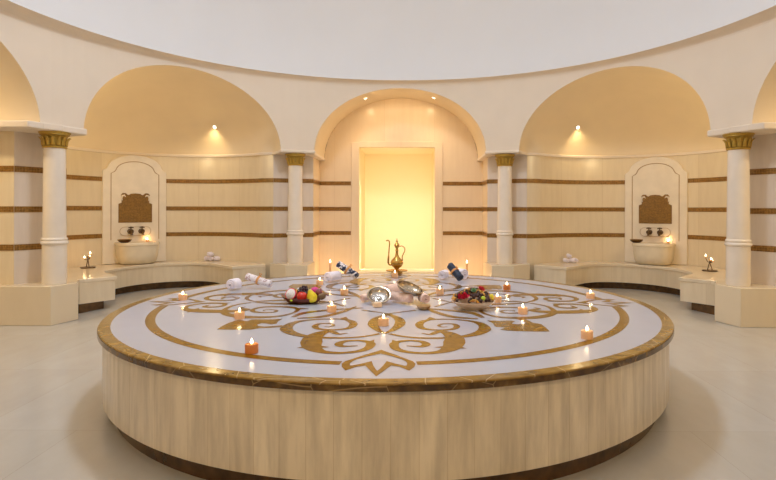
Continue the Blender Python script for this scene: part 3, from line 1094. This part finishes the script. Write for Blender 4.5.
def towel(name, loc, rz, L, R, mat, label, group=None, tilt=0., ribbon=None, cone=0., turns=3.2, endmat=None):
    root = thing(name, label, 'towel', Vector(loc) + Vector((0, 0, L / 2 * math.sin(abs(tilt)) + .02 * abs(tilt))), rz, group)
    b = roll_mesh(L, R, turns, cone=cone)
    o = b.build('cloth_roll', mat, root, smooth=60)
    o.rotation_euler = (0, tilt, 0)
    if ribbon:
        c = MB(); c.lathe([(R * 1.02, -.012), (R * 1.06, -.010), (R * 1.06, .010), (R * 1.02, .012)], 28, Matrix.Translation((0, 0, R)) @ Matrix.Rotation(PI / 2, 4, 'Y'), cap0=False, cap1=False)
        c.tube([(0, .0, 2 * R), (.02, -.01, 2 * R + .03), (.0, -.02, 2 * R + .035), (0, 0, 2 * R)], .004, 6)
        rb = c.build('ribbon', ribbon, root); rb.rotation_euler = (0, tilt, 0)
    return root


def P0(u, v, dz=.001): p = at(u, v, ZP); p.z = ZP + dz; return p


# left pair
towel('rolled_towel', P0(234, 290.5), 1.25, .10, .055, 'towel', 'white rolled towel showing its coil, left of the sprig-printed roll', 'rolled towels on the platform', cone=.012, turns=2.6)
towel('rolled_towel', P0(258, 289), -.25, .25, .040, 'sprig', 'white rolled towel with pale pink print and ribbon, leaning left of the fruit bowl', 'rolled towels on the platform', tilt=.26, ribbon='ribbon', turns=2.6)
# behind, left of the doorway
towel('rolled_towel', P0(333, 282), .95, .16, .056, 'towel', 'white rolled towel lying left of and under the blue-black printed roll', 'rolled towels on the platform', turns=2.6, cone=.01)
towel('rolled_towel', P0(345.5, 281), -.2, .24, .044, 'zebra', 'towel roll with blue-black print leaning on a white one, left of the ewer', 'rolled towels on the platform', tilt=.54, ribbon='ribbon', turns=2.6)
# behind, right of the doorway
towel('rolled_towel', P0(444, 279.5), 1.15, .11, .052, 'towel', 'white rolled towel on the left of the navy roll, right of the ewer', 'rolled towels on the platform', turns=2.4)
towel('rolled_towel', P0(461.5, 279.5), -1.0, .11, .060, 'towel', 'white rolled towel on the right of the navy roll, by the taper candle', 'rolled towels on the platform', turns=2.4)
towel('rolled_towel', P0(453.5, 282), -.95, .20, .045, 'navy', 'navy blue towel roll tied with an amber ribbon, leaning between white rolls', 'rolled towels on the platform', tilt=.60, ribbon='ribbon', turns=2.4)
# middle group
towel('rolled_towel', P0(392, 295), 1.0, .18, .050, 'peach_towel', 'pale pink rolled towel behind the two silver bowls', 'rolled towels on the platform', turns=2.6)
towel('rolled_towel', P0(401.5, 303), -.75, .20, .043, 'peach_towel', 'peach rolled towel propping up the tilted bowl, in front of it', 'rolled towels on the platform', turns=2.6)
towel('rolled_towel', P0(424.5, 303.5), -1.35, .10, .042, 'peach_towel', 'short peach rolled towel showing its coil, right of the tilted bowl', 'rolled towels on the platform', turns=2.6)
towel('rolled_towel', P0(366, 301.5), -2.1, .10, .030, 'peach_towel', 'small peach towel roll left of the silver bowl', 'rolled towels on the platform', turns=2.4)

# bench towels, little pyramids
for (u, v, s, nm) in ((212, 261.3, -1, 'left'), (571, 262.3, 1, 'right')):
    c = at(u, v, .42); c.z = .421
    rz = .2 * s
    for dx, dy, dz, w, tm in ((-.085, 0, 0, 'left end of', 'towel'), (.005, -.03, 0, 'middle of the bottom row of', 'towel'), (.088, .01, 0, 'right end of', 'towel'), (-.03, .0, .072, 'top of', 'towel')):
        p = c + Matrix.Rotation(rz, 3, 'Z') @ Vector((dx, dy, dz))
        towel('hand_towel', p, rz + PI / 2 + random.uniform(-.5, .5), .085, .040, tm, 'small white hand towel roll, %s the %s bench pile' % (w, nm), 'hand towels on the benches', turns=2.2, cone=.01)

# ------------------------------------------------------------------ metal bowls and soap
def metal_bowl(name, loc, R, H, mat, tilt_axis, tilt, label, foot=None):
    root = thing(name, label, 'bowl', loc, 0, 'hammam bowls')
    root.rotation_mode = 'AXIS_ANGLE'; root.rotation_axis_angle = (tilt, *tilt_axis)
    b = MB(); pr = [(.0005, 0)] + [(R * math.sin(PI / 2 * i / 10) ** .8, H * (1 - math.cos(PI / 2 * i / 10))) for i in range(1, 11)]
    pr += [(R + .006, H + .002), (R + .006, H + .005), (R - .003, H + .004)]
    pr += [((R - .004) * math.sin(PI / 2 * i / 10) ** .8, .004 + (H) * (1 - math.cos(PI / 2 * i / 10))) for i in range(9, 1, -1)]
    pr += [(.022, .008), (.020, .016), (.012, .020), (.0005, .021)]
    b.lathe(pr, 48, cap0=False, cap1=False); b.build('bowl_body', mat, root, smooth=40)
    b = MB(); b.lathe([(R - .002, H + .001), (R + .007, H), (R + .009, H + .004), (R + .006, H + .008), (R - .003, H + .007)], 48, cap0=False, cap1=False); b.build('rim', 'copper_lined', root)
    if foot:
        b = MB(); b.lathe([(foot, -foot * 1.3), (foot * .9, -foot * 1.2), (foot * .6, -foot * .5), (foot * .7, 0.004)], 24); b.build('foot', mat, root)
    return root


metal_bowl('metal_bowl', P0(379, 303.5, .034), .087, .045, 'silver', (1, .12, 0), .62, 'silver hammam bowl tipped towards the viewer, behind the peach soap')
metal_bowl('metal_bowl', P0(408, 302.2, .072), .108, .052, 'copper_lined', (.45, .9, 0), .40, 'larger silver footed bowl tilted on a peach rolled towel', .030)
s0 = P0(377.7, 307.3)
b = MB(); b.box((0, 0, .018), (.062, .045, .036)); o = b.build('soap_bar', 'soap', None, bevel=.006, smooth=30); o.location = s0; o.rotation_euler = (0, 0, .25)
tag(o, 'peach bar of soap in front of the left silver bowl', 'soap')
# small brown dish in front of the short towel
d0 = P0(424, 309.5)
dish = thing('dish', 'small amber-brown dish below the short peach towel roll', 'dish', d0)
b = MB(); b.lathe([(.0005, 0), (.03, 0), (.045, .012), (.056, .030), (.052, .030), (.042, .016), (.0005, .006)], 28, cap0=False, cap1=False); b.build('dish_body', 'dish', dish)

# ------------------------------------------------------------------ fruit bowl
F = P0(303, 303)
fb = thing('fruit_bowl', 'dark red leaf-shaped wooden bowl full of fruit, left of centre', 'bowl', F)


def leafbowl(r, z, a):
    e = abs(math.cos(a)) ** 5
    return r * (.80 + .34 * e)


b = MB()
pr = [(.0005, 0), (.07, 0), (.11, .008), (.138, .026), (.151, .041), (.153, .045), (.147, .044), (.132, .030), (.106, .014), (.07, .006), (.0005, .006)]
b.lathe(pr, 48, cap0=False, cap1=False, fn=leafbowl)
b.v = [(x, y, z + .42 * max(0, abs(x) - .09) ** 1.25 * (z > .012)) for x, y, z in b.v]
b.build('bowl_body', 'wood', fb)
b = MB(); b.tube([(.160, 0, .064), (.190, 0, .064), (.208, .004, .056)], [.008, .006, .004], 8); b.build('handle', 'wood', fb)
FZ = F + Vector((0, 0, 0))


def fruit(name, label, cat, off, parts, rot=(0, 0, 0), group='fruit in the wooden bowl'):
    r = thing(name, label, cat, FZ + Vector(off), 0, group); r.rotation_euler = rot
    for pn, mb, mat in parts: mb.build(pn, mat, r, smooth=60)
    return r


def apple_mb(R):
    b = MB(); pr = []
    for i in range(17):
        a = -PI / 2 + PI * i / 16
        pr.append((max(.0005, R * math.cos(a) ** .8 * (1 + .06 * math.sin(a))), R * .92 * math.sin(a) + (-.22 * R * max(0, 1 - (math.cos(a) / .42)) if a > 0 else .1 * R * max(0, 1 - math.cos(a) / .35))))
    b.lathe(pr, 24, Matrix.Translation((0, 0, R * .9)), cap0=False, cap1=False); return b


def stem_mb(z, h=.02): b = MB(); b.tube([(0, 0, z), (.003, 0, z + h)], .0018, 6); return b


fruit('apple', 'red apple at the front middle of the fruit bowl', 'apple', (.002, -.062, .024), [('skin', apple_mb(.040), 'apple'), ('stem', stem_mb(.058), 'stem')], (.2, .1, 0))
pm = MB(); pm.lathe([(.0005, 0), (.022, .004), (.038, .022), (.042, .042), (.036, .062), (.024, .080), (.017, .095), (.011, .104), (.0005, .107)], 24, cap0=False, cap1=False)
fruit('pear', 'yellow pear right of the apple in the fruit bowl', 'pear', (.098, -.060, .014), [('skin', pm, 'pear'), ('stem', stem_mb(.104, .018), 'stem')], (.12, -.30, 0))
# half dragon fruit facing the viewer
hm = MB(); hm.lathe([(.0005, -.048), (.022, -.044), (.038, -.030), (.046, -.010), (.048, 0), (.042, .0015)], 28, cap0=False, cap1=False)
fl = MB(); fl.lathe([(.043, .0), (.041, .003), (.0005, .005)], 28, cap1=False)
sc = MB()
for k in range(7):
    a = 2 * PI * k / 7; ca, sa = math.cos(a), math.sin(a)
    sc.add([(.044 * ca - .010 * sa, .044 * sa + .010 * ca, -.014), (.044 * ca + .010 * sa, .044 * sa - .010 * ca, -.014), (.036 * ca, .036 * sa, -.03), (.062 * ca, .062 * sa, -.004)], [(0, 1, 3), (1, 2, 3), (2, 0, 3), (0, 2, 1)])
fruit('dragon_fruit', 'halved dragon fruit with speckled white flesh, left in the fruit bowl', 'dragon fruit', (-.088, -.045, .076), [('skin', hm, 'pitaya'), ('flesh', fl, 'flesh'), ('scales', sc, 'leaf')], (1.15, 0, -.35))
hm2 = MB(); hm2.ball((0, 0, 0), (.042, .042, .050), 20, 14)
fruit('dragon_fruit', 'whole magenta dragon fruit at the back right of the fruit bowl', 'dragon fruit', (.085, .062, .075), [('skin', hm2, 'plum')], (1.2, .4, 0))
gr = thing('grape_bunch', 'bunch of black grapes heaped at the back of the fruit bowl', 'grapes', FZ + Vector((.0, .028, .082)), 0, 'fruit in the wooden bowl')
g0 = None
for i, (x, y, z) in enumerate([(-.03, -.02, .0), (-.01, -.025, .002), (.012, -.024, 0), (.032, -.015, 0), (-.038, .004, .006), (-.018, -.008, .018), (.004, -.01, .022), (.026, -.004, .018), (.04, .008, .0), (-.026, .016, .022), (-.004, .01, .036), (.018, .014, .032), (-.012, .03, .02), (.012, .032, .02), (.0, -.034, -.012), (.024, -.032, -.012), (-.024, -.034, -.012)]):
    if g0 is None:
        b = MB(); b.ball((0, 0, 0), (.0145, .0145, .016), 12, 8); g0 = b.build('grape', 'grape', gr); g0.location = (x, y, z)
    else:
        g = g0.copy(); COL.objects.link(g); g.parent = gr; g.location = (x, y, z)
b = MB(); b.tube([(0, .01, .03), (0, .02, .055)], .002, 6); b.build('stem', 'leaf', gr)
fg = MB(); fg.lathe([(.0005, 0), (.022, .004), (.030, .018), (.026, .036), (.012, .050), (.0005, .056)], 20, cap0=False, cap1=False)
fruit('fig', 'purple-pink fig at the right of the fruit bowl, above the brown one', 'fig', (.118, .020, .064), [('skin', fg, 'fig')], (.3, .5, 0))
kw = MB(); kw.ball((0, 0, 0), (.034, .026, .026), 18, 12)
fruit('kiwi', 'brown kiwi at the right end of the fruit bowl', 'kiwi', (.158, -.040, .056), [('skin', kw, 'kiwi')], (0, -.2, .4))
og = MB(); og.ball((0, 0, 0), .032, 20, 14)
fruit('orange', 'small orange at the back left of the fruit bowl', 'orange', (-.070, .055, .068), [('peel', og, 'orange')])
lm = MB(); lm.ball((0, 0, 0), (.030, .022, .022), 18, 12)
fruit('lemon', 'yellow-green lemon behind the grapes in the fruit bowl', 'lemon', (-.012, .07, .082), [('peel', lm, 'lime')])
lm2 = MB(); lm2.ball((0, 0, 0), (.012, .009, .009), 14, 8)
fruit('lime', 'tiny green lime below the halved dragon fruit', 'lime', (-.070, -.100, .034), [('peel', lm2, 'lime')])

# ------------------------------------------------------------------ bowl of dried flowers
B0 = P0(473.2, 308.3)
pb = thing('potpourri_bowl', 'pale terracotta bowl heaped with dried flowers, right of centre', 'bowl', B0)
b = MB(); b.lathe([(.0005, 0), (.085, 0), (.090, .005), (.115, .020), (.148, .042), (.164, .056), (.168, .061), (.161, .061), (.14, .046), (.10, .024), (.0005, .016)], 48, cap0=False, cap1=False); b.build('bowl_body', 'terracotta', pb)


def flower_mb(R, n=14):
    b = MB()
    for i in range(n):
        a = i * 2.399; t = (i + .5) / n; el = 1.35 - 1.2 * t
        d = Vector((math.cos(a) * math.cos(el), math.sin(a) * math.cos(el), math.sin(el))); s_ = d.cross(Vector((0, 0, 1))).normalized(); u_ = s_.cross(d)
        L = R * (.7 + .3 * t); rows = []
        for j in range(5):
            f = j / 4; w = R * .42 * math.sin(PI * min(1, f * .8 + .12))
            rows.append([d * L * f + s_ * w * k + u_ * (.12 * R * (k * k) + .25 * R * f * f) for k in (-1, -.5, 0, .5, 1)])
        b.grid(rows)
    return b


def pod_mb(r):
    return MB().__class__() if False else _pod(r)


def _pod(r):
    b = MB()
    b.ball((0, 0, 0), (r, r * .8, r * .9), 12, 8, None, lambda x, y, z: (x * (1 + .14 * math.sin(5 * math.atan2(y, x))), y * (1 + .14 * math.sin(5 * math.atan2(y, x))), z))
    return b


def chip_mb(r):
    b = MB(); b.lathe([(.0005, -.002), (r, -.003), (r * 1.05, 0), (r, .003), (.0005, .002)], 14, cap0=False, cap1=False, fn=lambda rr, z, a: rr * (1 + .12 * math.sin(3 * a)))
    b.v = [(x, y, z + 6 * (x * x - y * y)) for x, y, z in b.v]; return b


def heapz(x, y): return .052 + .082 * max(0, 1 - (x * x + y * y) / .17 ** 2)


def piece(name, label, cat, x, y, dz, mb, mat, rot, group=None):
    o = mb.build(name, mat, None, smooth=60); o.location = B0 + Vector((x, y, heapz(x, y) + dz)); o.rotation_euler = rot
    return tag(o, label, cat, group)


G = 'dried flowers in the terracotta bowl'
piece('flower_head', 'crimson dried flower at the front left of the terracotta bowl', 'flower', -.070, -.098, .004, flower_mb(.042), 'petal', (.7, -.3, 0), G)
piece('flower_head', 'magenta dried flower at the back right of the terracotta bowl', 'flower', .060, .020, .008, flower_mb(.042), 'petal', (.3, .3, 1), G)
piece('flower_head', 'pink dried flower at the left edge of the terracotta bowl', 'flower', -.105, -.055, .0, flower_mb(.028), 'petal', (.9, -.5, .4), G)
piece('dried_seed_head', 'pale green dried seed head in the middle of the terracotta bowl', 'seed head', .0, -.060, .012, flower_mb(.026, 18), 'mint', (.6, 0, 0), G)
lb = MB(); lb.ball((0, 0, 0), .017, 16, 10)
piece('dried_lime', 'bright lime green ball at the front of the terracotta bowl', 'fruit', .06, -.125, .016, lb, 'lime', (0, 0, 0), G)
lb = MB(); lb.ball((0, 0, 0), (.018, .018, .022), 16, 10)
piece('dried_lemon', 'bright yellow ball at the right edge of the terracotta bowl', 'fruit', .132, -.06, .022, lb, 'lemon', (0, 0, 0), G)
podp = [_pod(.0165), _pod(.0135)]; chipp = [chip_mb(.017), chip_mb(.013)]
first = {}
GA = 0
taken = [(-.070, -.098, .046), (.060, .020, .042), (.0, -.060, .03), (.06, -.125, .02), (.132, -.06, .022), (-.105, -.055, .03)]
cnt = 0
for i in range(2500):
    r = .150 * math.sqrt(random.random()); a = random.random() * 2 * PI
    x, y = r * math.cos(a), r * math.sin(a)
    if any(math.hypot(x - p, y - q) < rr for p, q, rr in taken): continue
    k = 'pod' if cnt % 5 in (0, 1, 3) else 'chip'
    taken.append((x, y, .0135)); cnt += 1
    lab = 'dark dried seed pod in the terracotta bowl' if k == 'pod' else 'curled orange peel chip in the terracotta bowl'
    grp = 'dark pods in the terracotta bowl' if k == 'pod' else 'orange chips in the terracotta bowl'
    nm = 'seed_pod' if k == 'pod' else 'peel_chip'
    key = (k, cnt % 2)
    rot = (random.uniform(-1, 1), random.uniform(-1, 1), random.random() * 6)
    if key not in first:
        first[key] = (podp if k == 'pod' else chipp)[cnt % 2].build(nm, k, None, smooth=60); o = first[key]
    else:
        o = first[key].copy(); COL.objects.link(o)
    o.location = B0 + Vector((x, y, heapz(x, y) + random.uniform(.0, .012))); o.rotation_euler = rot
    tag(o, lab, 'dried flowers', grp)
    if cnt > 150: break

# ------------------------------------------------------------------ lamps and light
def spot(name, loc, target, energy, col, size, blend=.6, r=.04):
    l = bpy.data.lights.new(name, 'SPOT'); l.energy = energy; l.color = col; l.spot_size = R_(size); l.spot_blend = blend; l.shadow_soft_size = r
    o = bpy.data.objects.new(name, l); COL.objects.link(o); o.location = loc
    o.rotation_euler = (Vector(target) - Vector(loc)).to_track_quat('-Z', 'Y').to_euler(); return o


def area(name, loc, target, energy, col, size, size_y=None):
    l = bpy.data.lights.new(name, 'AREA'); l.energy = energy; l.color = col; l.size = size
    l.shape = 'DISK'
    if size_y: l.shape = 'RECTANGLE'; l.size_y = size_y
    o = bpy.data.objects.new(name, l); COL.objects.link(o); o.location = loc
    o.rotation_euler = (Vector(target) - Vector(loc)).to_track_quat('-Z', 'Y').to_euler(); return o


def downlight(loc, nrm, label, r=.035):
    root = thing('downlight', label, 'lamp', loc, 0, 'recessed downlights')
    root.rotation_mode = 'QUATERNION'; root.rotation_quaternion = Vector(nrm).to_track_quat('Z', 'Y')
    b = MB(); b.lathe([(r * .8, .0), (r * 1.25, -.002), (r * 1.3, .004), (r, .008), (r * .8, .004), (r * .8, 0)], 24, cap0=False, cap1=False); b.build('trim_ring', 'plaster', root)
    b = MB(); b.lathe([(.0005, .003), (r * .8, .003)], 24, cap0=False, cap1=False); b.build('lens', 'lamp', root)
    return root


from mathutils.bvhtree import BVHTree
for nm, u, v in (('left', 214.5, 127.5), ('right', 577.5, 127)):
    ob = bpy.data.objects['ceiling_alcove_%s' % nm]
    bv = BVHTree.FromPolygons([tuple(v_.co) for v_ in ob.data.vertices], [tuple(p.vertices) for p in ob.data.polygons])
    d = Vector(((u - U0) / FPX, 1, (V0 - v) / FPX)).normalized()
    h = bv.ray_cast(Vector((CX, -CD, EYE)), d)
    n = h[1] if h[1].dot(d) < 0 else -h[1]
    downlight(h[0] + n * .002, n, 'small round lit downlight in the half dome of the %s alcove' % nm)
    area('alcove_lamp_%s' % nm, h[0] + n * .012, h[0] + n, 7, (1, .74, .38), .12)
    spot('alcove_spot_%s' % nm, h[0] + n * .05, h[0] + Vector((0, 0, -1.4)) - Vector((h[0].x, h[0].y, 0)).normalized() * -.45, 26, (1, .72, .36), 120, 1., .04)
for nm, u, v, x in (('left', 365, 105, -.60), ('right', 431.5, 105.5, .56)):
    z = ZS + RISE * math.sqrt(1 - (x / 1.38) ** 2)
    p = Vector((x, 4.90, z - .006)); n = Vector((-x * .8, 0, -1)).normalized()
    downlight(p, n, 'small round lit downlight in the niche soffit above the %s side of the doorway' % nm)
    area('niche_lamp_%s' % nm, p + n * .012, p + n, 12, (1, .70, .36), .06)
    spot('niche_spot_%s' % nm, p + n * .03, p + Vector((x * .25, .42, -2)), 74, (1, .66, .33), 96, 1., .05)
# fill light added behind the niche arch edge to brighten the back wall
area('niche_wall_fill', (0, 4.62, 3.24), (0, 5.45, 1.15), 10, (1, .66, .33), 1.0, .05)
for s in (-1, 1):  # added low fills, out of view, brightening the lower niche wall
    point((s * 1.12, 4.95, .12), (1, .62, .28), 17, .06).name = 'niche_low_fill'
# lamp in the doorway recess
area('doorway_lamp', ((DX0 + DX1) / 2, 5.55, DZ - .05), ((DX0 + DX1) / 2, 6.7, 1.35), 2, (1, .84, .60), .9, .1)
for x_ in (DX0 + .012, DX1 - .012):    # fills added out of sight behind the jambs, brightening the recess
    area('jamb_fill', (x_, 5.62, .95), ((DX0 + DX1) / 2, 6.45, .95), 32, (1, .745, .50), .05, 1.7)
# warm fills added for the half domes, hidden behind each arch's outer foot
for s in (-1, 1):
    point((s * 4.33, 2.52, 2.36), (1, .78, .42), 66, .10).name = 'alcove_fill'
# side bays: unseen warm fills added to brighten vault and wall
for s in (-1, 1):
    area('bay_vault_fill', (s * 5.2, .55, 3.27), (s * 5.2, .55, 0), 70, (1, .76, .44), .12)
    spot('bay_wall_fill', (s * 5.0, .6, 3.1), (s * 5.2, 1.0, 0), 120, (1, .78, .46), 150, .8, .06)
area('entrance_fill', (0, -5.2, 3.1), (0, -5.0, 0), 135, (1, .80, .52), .8)  # added fill behind the camera, lifting pedestal and platform fronts
# dome lamp, then the fills added around it
area('dome_lamp', (-.7, .1, 5.9), (-.1, 0, 0), 270, (.74, .86, 1), .7)
point((-.7, .1, 5.55), (.95, .95, 1), 230, .3).name = 'dome_fill'  # added unseen fill that brightens the dome surface
for k in range(8):  # ring of unseen spots added for overall brightness
    a = 2 * PI * (k + .5) / 8
    spot('ring_fill', (2.6 * math.cos(a), YM + 2.6 * math.sin(a), 5.35), (1.6 * math.cos(a), .0 + 1.6 * math.sin(a), 0), 46, (.84, .90, 1), 120, .9, .12)

w = bpy.data.worlds.new('world'); scn.world = w; w.use_nodes = True
w.node_tree.nodes['Background'].inputs[0].default_value = (1, .9, .8, 1); w.node_tree.nodes['Background'].inputs[1].default_value = 0.02

vs = scn.view_settings
scn.display_settings.display_device = 'sRGB'
vs.view_transform = 'Standard'; vs.look = 'None'; vs.gamma = 1; vs.use_curve_mapping = False
vs.exposure = -1.6
scn.cycles.use_denoising = True
scn.cycles.max_bounces = 10; scn.cycles.diffuse_bounces = 6
scn.cycles.sample_clamp_indirect = 6
scn.cycles.caustics_reflective = False; scn.cycles.caustics_refractive = False
